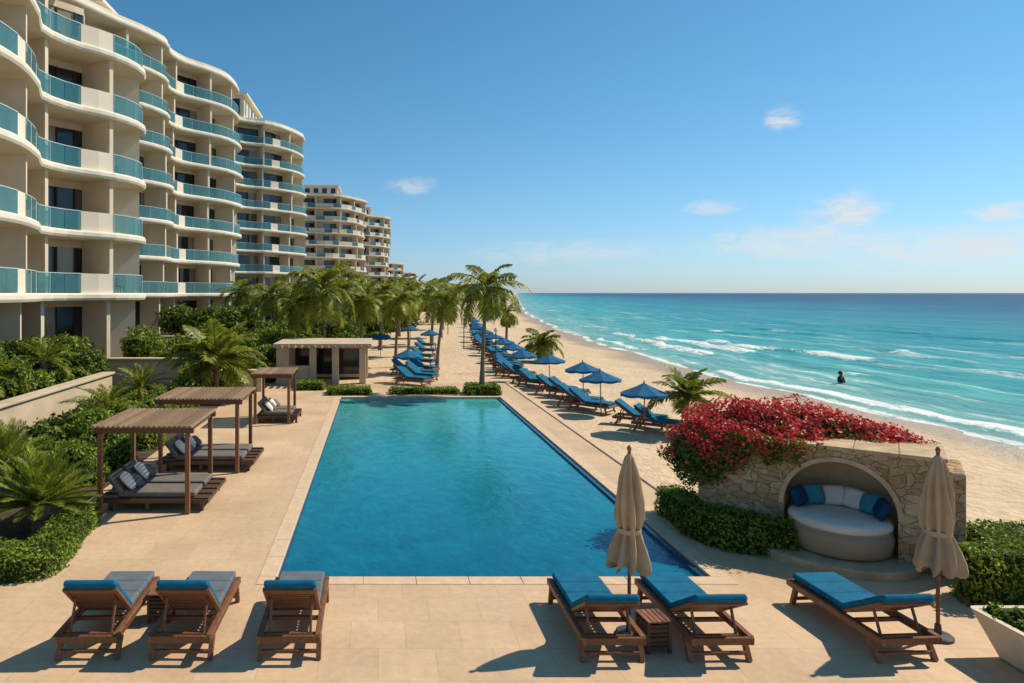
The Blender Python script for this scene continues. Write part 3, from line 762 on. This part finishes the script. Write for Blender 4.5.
for k in range(70):
    u=abs(rng.normal(0,1.0)); 
    if u>2.6: continue
    p=T@Vector((u,-.02,Hw-.02)); ln=rng.uniform(.2,.9)*(1.15-u*.33)
    if ln<.1: continue
    m_=int(ln*120); s=rng.uniform(0,1,m_)
    PP=np.array(p)[None]+np.c_[rng.normal(0,.06,m_)-.05,rng.normal(0,.06,m_)-.07,.15-s*ln]
    add_leaves(mb,PP,np.tile([-.5,-.8,.3],(m_,1)),.08,.6,.7,0)
    m_=int(ln*26); s=rng.uniform(0,1,m_)
    PP=np.array(p)[None]+np.c_[rng.normal(0,.06,m_)-.07,rng.normal(0,.06,m_)-.10,.18-s*ln]
    add_leaves(mb,PP,np.tile([-.5,-.8,.3],(m_,1)),.075,.8,.7,2)
mb.build('bougainvillea_bush',['shrub','core','pink'])

PL=empty('concrete_planter',(9.2,8.75,0))
def rrect(hx,hy,r,n=6):
    o=[]
    for cx,cy,g0 in ((hx-r,hy-r,0),(-hx+r,hy-r,90),(-hx+r,-hy+r,180),(hx-r,-hy+r,270)):
        for i in range(n+1):
            g=R(g0+90*i/n); o.append((cx+r*math.cos(g),cy+r*math.sin(g)))
    return o
mb=MB(); rings=[(.68,.60,.0),(.72,.64,.03),(.93,.80,.56),(.95,.82,.60),(.95,.82,.62),(.87,.74,.62),(.84,.71,.48)]
k=len(rrect(1,1,.2)); vs=[];fs=[]
for hx,hy,z in rings: vs+=[(x,y,z) for x,y in rrect(hx,hy,.10)]
for i in range(len(rings)-1):
    for j in range(k): j2=(j+1)%k; fs.append((i*k+j,i*k+j2,(i+1)*k+j2,(i+1)*k+j))
fs.append(tuple((len(rings)-1)*k+j for j in range(k)))
mb.add(vs,fs); mb.build('planter_box',['planter'],PL)
mb=MB()
for i in range(9):
    for j in range(8):
        cc=(-.74+i*.185+random.uniform(-.05,.05),-.62+j*.175+random.uniform(-.05,.05),.58+random.uniform(-.03,.06)); lump(mb,cc,(.15,.15,.13),95,.06)
mb.build('ground_cover',['hedge','core'],PL)

# ------------------------------------------------------------ loungers
def lounger_meshes(ang,seatm):
    fr=MB(); w=.40
    for s in (-1,1):
        fr.box((s*w,.0,.31),(.055,1.96,.10))
        fr.beam((s*w,.78,.28),(s*w,.86,0),.07,.07); fr.beam((s*w,-.74,.28),(s*w,-.90,0),.07,.07)
        fr.box((s*w*.99,.0,.36),(.085,1.9,.022))
    fr.box((0,.95,.31),(.80,.05,.10)); fr.box((0,-.95,.31),(.80,.05,.10)); fr.box((0,-.86,.10),(.78,.04,.05)); fr.box((0,.83,.10),(.78,.04,.05))
    fr.box((0,-.30,.29),(.78,.05,.06))
    for k in range(13): fr.box((0,-.16+k*.087,.355),(.74,.06,.02))
    h=Vector((0,-.20,.375)); L_=.80; dv=Vector((0,-math.cos(ang),math.sin(ang))); nv=Vector((0,math.sin(ang),math.cos(ang)))
    for s in (-1,1): fr.beam(h+Vector((s*.35,0,0)),h+Vector((s*.35,0,0))+dv*L_,.05,.05)
    rot=Matrix.Rotation(-ang,3,'X')
    for k in range(9):
        p=h+dv*(.06+k*.088); fr.box(p,(.66,.058,.018),0,None,rot)
    fr.box(h+dv*L_,(.75,.05,.055),0,None,rot)
    for s in (-1,1): fr.beam(h+Vector((s*.28,0,0))+dv*.52,Vector((s*.28,-.78,.31)),.035,.035)
    fr.box((0,-.78,.30),(.76,.05,.04))
    f=fr.build('frame',['wood'],mesh_only=True)
    se=MB()
    for k in range(3): se.box((0,.0+k*.372,.425),(.72,.385,.10))
    sm=se.build('seat_cushion',[seatm],mesh_only=True)
    bk=MB()
    for k in range(2):
        p=h+dv*(.20+k*.465)+nv*.06; bk.box(p,(.72,.48,.10),0,None,rot)
    bm=bk.build('back_cushion',['blue'],mesh_only=True)
    return f,sm,bm
def place_lounger(ms,loc,rz,name='sun_lounger'):
    e=empty(name,loc,rz)
    obj('frame',ms[0],e,bevel=.008,seg=1)
    obj('seat_cushion',ms[1],e,bevel=.035,seg=4); obj('back_cushion',ms[2],e,bevel=.04,seg=4)
    return e
LL=lounger_meshes(R(42),'taupe'); LR=lounger_meshes(R(31),'blue')
for x,rz in ((-3.98,.02),(-2.68,-.01),(-1.22,.01)): place_lounger(LL,(x,10.2,0),rz)
for x,rz in ((3.18,.0),(4.62,.02),(7.12,.06)): place_lounger(LR,(x,10.15,0),rz)
def side_table(loc,w,h,rz=0):
    e=empty('side_table',loc,rz); mb=MB()
    for sx in (-1,1):
        for sy in (-1,1): mb.box((sx*(w/2-.025),sy*(w/2-.025),(h-.03)/2),(.045,.045,h-.03))
    nsl=6
    for i in range(nsl):
        z=.05+i*(h-.10)/nsl+.03
        for s in (-1,1):
            mb.box((0,s*(w/2-.02),z),(w-.10,.02,(h-.12)/nsl-.012)); mb.box((s*(w/2-.02),0,z),(.02,w-.10,(h-.12)/nsl-.012))
    mb.build('slatted_base',['wood_dark'],e)
    mb=MB()
    for i in range(5): mb.box((-w/2+(i+.5)*w/5,0,h-.012),(w/5-.008,w+.03,.024))
    mb.build('top',['wood'],e,bevel=.004,seg=1)
side_table((-3.33,10.5,0),.34,.44); side_table((3.88,9.62,0),.36,.46,.1)
def closed_umbrella(loc,seed):
    e=empty('closed_parasol',loc); r=random.Random(seed); ph=r.uniform(0,6)
    mb=MB(); n=72
    mod=lambda g,z: 1+ (.32*min(1,(2.72-z)/.5))*math.cos(8*g+ph+.6*math.sin(z*3))+.10*math.sin(3*g+z*4)+.06*math.sin(5*g-z*6)
    prof=[(.015,2.66),(.06,2.60),(.095,2.45),(.12,2.3),(.14,2.1),(.155,1.95),(.165,1.72),(.145,1.58),(.13,1.52),(.16,1.44),(.195,1.3),(.225,1.15),(.24,1.02),(.23,1.0),(.18,1.02)]
    mb.lathe(prof,n,0,None,mod)
    o=mb.build('canopy',['beige_fabric'],e,smooth=True)
    for v in o.data.vertices:
        if v.co.z<1.06: v.co.z+=.06*math.sin(8*math.atan2(v.co.y,v.co.x)+ph)
    mb=MB(); mb.lathe([(.165,1.50),(.169,1.52),(.169,1.55),(.165,1.57)],24); mb.build('tie_strap',['beige_fabric'],e)
    mb=MB(); mb.tube([(0,0,0),(0,0,2.72)],[.026,.024],12); mb.tube([(0,0,2.68),(0,0,2.73),(0,0,2.77)],[.02,.035,.012],10); mb.build('pole',['wood'],e)
    mb=MB(); mb.lathe([(0,0),(.19,0),(.19,.04),(.17,.055),(.05,.065),(.04,.2),(0,.2)],28); mb.build('base',['metal_dark'],e)
closed_umbrella((3.68,10.0,0),1); closed_umbrella((8.12,9.9,0),2)
def parasol_mesh():
    mb=MB(); z1=2.05; r1=.86; N_=32
    rings=[(r1*i/4,z1-.42*(i/4)**.9) for i in range(5)]
    vs=[];fs=[]
    for r_,z in rings:
        for k in range(N_):
            g=2*math.pi*k/N_; m_=(k%4)/4; sag=math.sin(math.pi*m_)
            rr=r_*(1-.055*sag); vs.append((rr*math.cos(g),rr*math.sin(g),z-.03*sag*r_/r1))
    for k in range(N_):
        x,y,z=vs[4*N_+k]; vs.append((x*.995,y*.995,z-.09-.02*math.sin(math.pi*(k%4)/4)))
    for i in range(5):
        for k in range(N_):
            k2=(k+1)%N_; fs.append((i*N_+k,i*N_+k2,(i+1)*N_+k2,(i+1)*N_+k))
    mb.add(vs,fs,0)
    mb.tube([(0,0,-.2),(0,0,2.1)],[.025,.02],8,1); mb.tube([(0,0,2.05),(0,0,2.14)],[.03,.01],8,1)
    for k in range(8):
        g=2*math.pi*k/8; mb.tube([(0,0,z1-.04),(r1*.98*math.cos(g),r1*.98*math.sin(g),z1-.45)],[.01,.01],4,1)
        mb.tube([(0,0,z1-.55),(r1*.5*math.cos(g),r1*.5*math.sin(g),z1-.25)],[.008,.008],4,1)
    return mb.build('beach_parasol',['umb_blue','wood_tan'],mesh_only=True)
PM=parasol_mesh()
def gz(x,y):
    D=x-float(xs(y)); return float(zg(np.array([[D]]),np.array([[x]]),np.array([[y]]))[0][0,0])
for (x,y) in [(9.7,24.8),(9.35,28.6),(9.7,32.2),(9.2,36.5),(8.3,39.2),(8.8,44.5),(9.2,50),(9.4,56),(9.8,63),(10.5,71),(11.4,80),(12.6,90),(1.7,38.8),(.2,55),(4.6,60),(3.2,68),(13.6,101),(15,113)]:
    o=obj('beach_parasol',PM,None,(x,y,gz(x,y) if x>7 or y>38 else 0)); o.rotation_euler=(random.uniform(-.05,.05),random.uniform(-.05,.05),random.random()); o.scale=(1,1,.93)
LB=lounger_meshes(R(35),'blue')
bl=[]
for (x,y) in [(10.5,25.3),(10.2,26.5),(9.2,29.4),(9.0,30.4),(9.25,33.2),(8.9,34.2),(8.6,37.2),(8.5,38.3),(8.4,40.8),(8.2,42),(8.6,45.2),(8.8,46.4),(9,49),(9.2,51),(9.3,53),(9.5,55.5),(9.5,58),(9.8,61),(9.9,64),(10.3,67),(10.6,70),(11,74),(11.6,78),(12.3,84),(13,90),(14,97),(15,105)]:
    bl.append((x,y,R(-128)+random.uniform(-.12,.12)))
for (x,y) in [(1.9,37.2),(2.5,39.6),(2.6,41),(1.8,42.5),(2.9,43.5),(3.2,48),(3.4,52),(4,57),(4.4,63)]: bl.append((x,y,R(-120)+random.uniform(-.2,.2)))
for x,y,rz in bl:
    place_lounger(LB,(x,y,0.0 if (x<7.05 and y<38) else gz(x,y)+.02),rz,'beach_lounger')

# ------------------------------------------------------------ cabanas
def cabana(x0,x1,y0,y1,h,ext=.35):
    e=empty('wooden_cabana',(x0,y0,0)); W=x1-x0; D=y1-y0
    mb=MB()
    for x in (.06,W-.06):
        for y in (.06,D-.06): mb.box((x,y,(h-.1)/2),(.10,.10,h-.1))
    for y in (.06,D-.06): mb.box((W/2,y,h-.02),(W+.16,.09,.14))
    for x in (.06,W-.06): mb.box((x,D/2,h-.02),(.09,D-.22,.13))
    mb.build('posts_and_beams',['wood'],e,bevel=.006,seg=1)
    mb=MB(); k=int(W/.105)
    for i in range(k+1): mb.box((-.04+i*(W+.08)/k,D/2+random.uniform(-.012,.012),h+.075),(.065,D+.2,.045))
    mb.build('roof_slats',['wood_tan'],e)
    mb=MB()
    mb.box((W/2+.15,D/2,.24),(W+.1+ext,D-.36,.08))
    for x in (.2,W/2,W+.2):
        for y in (.3,D-.3): mb.box((x,y,.10),(.08,.08,.20))
    for i in range(5): mb.box((W/2+.15,.28+i*(D-.56)/4,.295),(W+.1+ext-.02,.10,.03))
    mb.build('platform',['wood_dark'],e)
    for yy in (D*.29,D*.71):
        mb=MB(); mb.box((W*.60,yy,.37),(W*.85,D*.34,.13)); mb.build('mattress',['grey'],e,bevel=.045,seg=3)
        mb=MB(); mb.box((.30,yy,.58),(.12,D*.34,.55),0,None,Matrix.Rotation(R(-38),3,'Y')); mb.build('back_cushion',['grey'],e,bevel=.045,seg=3)
        pillow(e,(.52,yy-.08,.62),(.46,.40,.15),(R(8),R(48),.15),'white_fabric')
        pillow(e,(.64,yy+.12,.58),(.36,.32,.13),(0,R(40),-.2),'grey')
cabana(-6.35,-4.25,15.4,17.6,1.92)
cabana(-6.1,-3.85,18.9,21.0,2.0)
cabana(-4.75,-3.35,26.0,28.0,1.85,.1)

# ------------------------------------------------------------ bather in the sea
def person(loc,rz,sc=1.0):
    e=empty('person',loc,rz); e.scale=(sc,sc,sc)
    st=.03
    pts={'pel':(0,0,.93),'wai':(0,.0,1.08),'che':(0,-.01,1.30),'nek':(0,0,1.47),'hd0':(0,.01,1.56),'hd1':(0,.02,1.64),'hd2':(0,.0,1.72),
     'shL':(-.17,0,1.42),'elL':(-.25,.04,1.15),'wrL':(-.22,.20,.98),'haL':(-.19,.27,.94),
     'shR':(.17,0,1.42),'elR':(.25,.04,1.15),'wrR':(.22,.20,.98),'haR':(.19,.27,.94),
     'hiL':(-.09,0,.88),'knL':(-.10,st+.03,.49),'anL':(-.10,st,.09),'toL':(-.11,st+.17,.03),
     'hiR':(.09,0,.88),'knR':(.10,-st*.4,.49),'anR':(.10,-st-.05,.10),'toR':(.11,-st+.12,.03)}
    rad={'pel':.135,'wai':.125,'che':.145,'nek':.06,'hd0':.085,'hd1':.10,'hd2':.07,'sh':.065,'el':.048,'wr':.032,'ha':.038,'hi':.09,'kn':.058,'an':.036,'to':.035}
    edges=[('pel','wai'),('wai','che'),('che','nek'),('nek','hd0'),('hd0','hd1'),('hd1','hd2')]
    for s in 'LR': edges+=[('che','sh'+s),('sh'+s,'el'+s),('el'+s,'wr'+s),('wr'+s,'ha'+s),('pel','hi'+s),('hi'+s,'kn'+s),('kn'+s,'an'+s),('an'+s,'to'+s)]
    def skin(name,keys,eds,f,mat):
        idx={k:i for i,k in enumerate(keys)}
        me=bpy.data.meshes.new(name); me.from_pydata([pts[k] for k in keys],[(idx[a],idx[b]) for a,b in eds],[]); me.materials.append(M[mat])
        o=obj(name,me,e); o.modifiers.new('k','SKIN')
        if not me.skin_vertices: return
        for i,k in enumerate(keys):
            r=rad.get(k,rad.get(k[:2],.05))*f; me.skin_vertices[0].data[i].radius=(r,r*.85 if k in('che','pel','wai') else r)
        me.skin_vertices[0].data[0].use_root=True
        s_=o.modifiers.new('s','SUBSURF'); s_.levels=1; s_.render_levels=1
    skin('body',list(pts),edges,1,'skin')
    skin('backlit_vest',['pel','wai','che','shL','elL','shR','elR'],[('pel','wai'),('wai','che'),('che','shL'),('shL','elL'),('che','shR'),('shR','elR')],1.12,'backlit_dark')  # vest over the torso, coloured dark to read as backlit
    mb=MB(); ellipsoid(mb,(0,-.02,1.67),(.105,.115,.115),0,14,0); mb.build('hair',['hair'],e,smooth=True)
    mb=MB(); mb.tube([(0,.09,1.65),(0,.13,1.62)],[.012,.018],6)
    for s in (-1,1): ellipsoid(mb,(s*.098,.01,1.635),(.015,.03,.035),0,8,0)
    mb.build('nose_and_ears',['skin'],e,smooth=True)
person((30.7,45.3,-2.22),R(200),1.15)
for (x,y) in [(7.6,44),(7.8,62),(8.6,84)]:
    mb=MB(); mb.tube([(0,0,-.2),(0,0,.1),(0,0,2.6)],[.06,.05,.035],8,0); mb.lathe([(0,2.6),(.12,2.62),(.14,2.7),(.06,2.86),(0,2.9)],12,1)
    o=mb.build('path_lamp',['metal_dark','white_fabric']); o.location=(x,y,-.1)

# ------------------------------------------------------------ light, sky, camera
az=R(68); el=R(46)
S=Vector((math.sin(az)*math.cos(el),math.cos(az)*math.cos(el),math.sin(el)))
sun=bpy.data.lights.new('sun','SUN'); sun.energy=5.0; sun.angle=R(.5); sun.color=(1,.91,.76)
so=bpy.data.objects.new('sun',sun); COL.objects.link(so); so.rotation_euler=S.to_track_quat('Z','Y').to_euler(); so.location=(30,10,40)
w=bpy.data.worlds.new('World'); scene.world=w; w.use_nodes=True; nt=w.node_tree
for n_ in list(nt.nodes): nt.nodes.remove(n_)
out=N(nt,'ShaderNodeOutputWorld'); bg=N(nt,'ShaderNodeBackground'); L(nt,bg.outputs[0],out.inputs[0])
sky=N(nt,'ShaderNodeTexSky',sky_type='NISHITA'); sky.sun_disc=False; sky.sun_elevation=el; sky.sun_rotation=az
sky.air_density=1.0; sky.dust_density=.3; sky.ozone_density=2.5; sky.altitude=0
tc=N(nt,'ShaderNodeTexCoord').outputs['Generated']
sz=N(nt,'ShaderNodeSeparateXYZ'); L(nt,tc,sz.inputs[0])
tint=ramp(nt,sz.outputs[2],[(0,(.62,.80,1.15)),(.05,(.62,.85,1.12)),(.13,(.60,.90,1.06)),(.28,(.50,.93,1.04)),(.6,(.42,.90,1.02))])
skyc=mixc(nt,1.0,sky.outputs[0],tint.outputs[0],'MULTIPLY')
def cloud(px,pz,wx,wz,seed,k):
    v=Vector((px,1,pz)).normalized()
    s=N(nt,'ShaderNodeVectorMath',operation='SUBTRACT'); L(nt,tc,s.inputs[0]); s.inputs[1].default_value=v
    m_=N(nt,'ShaderNodeVectorMath',operation='MULTIPLY'); L(nt,s.outputs[0],m_.inputs[0]); m_.inputs[1].default_value=(1/wx,1/wx,1/wz)
    l=N(nt,'ShaderNodeVectorMath',operation='LENGTH'); L(nt,m_.outputs[0],l.inputs[0])
    mask=maprange(nt,l.outputs['Value'],0,1,1,0,True)
    nz=noise(nt,1,7,.68,tc,(26+seed,26,75),.7)
    return maprange(nt,math_(nt,'MULTIPLY',mask,nz),.20,.60,0,k,True)
cl=None
for a_ in [(.593,.256,.045,.034,0,.85),(.05,.157,.085,.028,2,.5),(.49,.125,.075,.024,4,.55),(.68,.118,.09,.055,6,.85),(.66,.085,.12,.045,5,.7),(.91,.118,.07,.026,7,.75),(.62,.075,.28,.05,8,.6),(.85,.07,.3,.055,9,.65),(.28,.06,.3,.04,3,.4)]:
    f=cloud(*a_); cl=f if cl is None else math_(nt,'MAXIMUM',cl,f)
c=mixc(nt,cl,skyc,(7.3,7.2,7.1))
L(nt,c,bg.inputs[0]); bg.inputs[1].default_value=.11
cam=bpy.data.cameras.new('camera'); co=bpy.data.objects.new('camera',cam); COL.objects.link(co)
co.location=(0,0,5); co.rotation_euler=(R(90),0,0); cam.lens=24; cam.sensor_width=36; cam.sensor_fit='HORIZONTAL'
cam.shift_x=(512-378)/1024; cam.shift_y=-(341.5-293)/1024; cam.clip_end=60000; cam.clip_start=.1
scene.camera=co
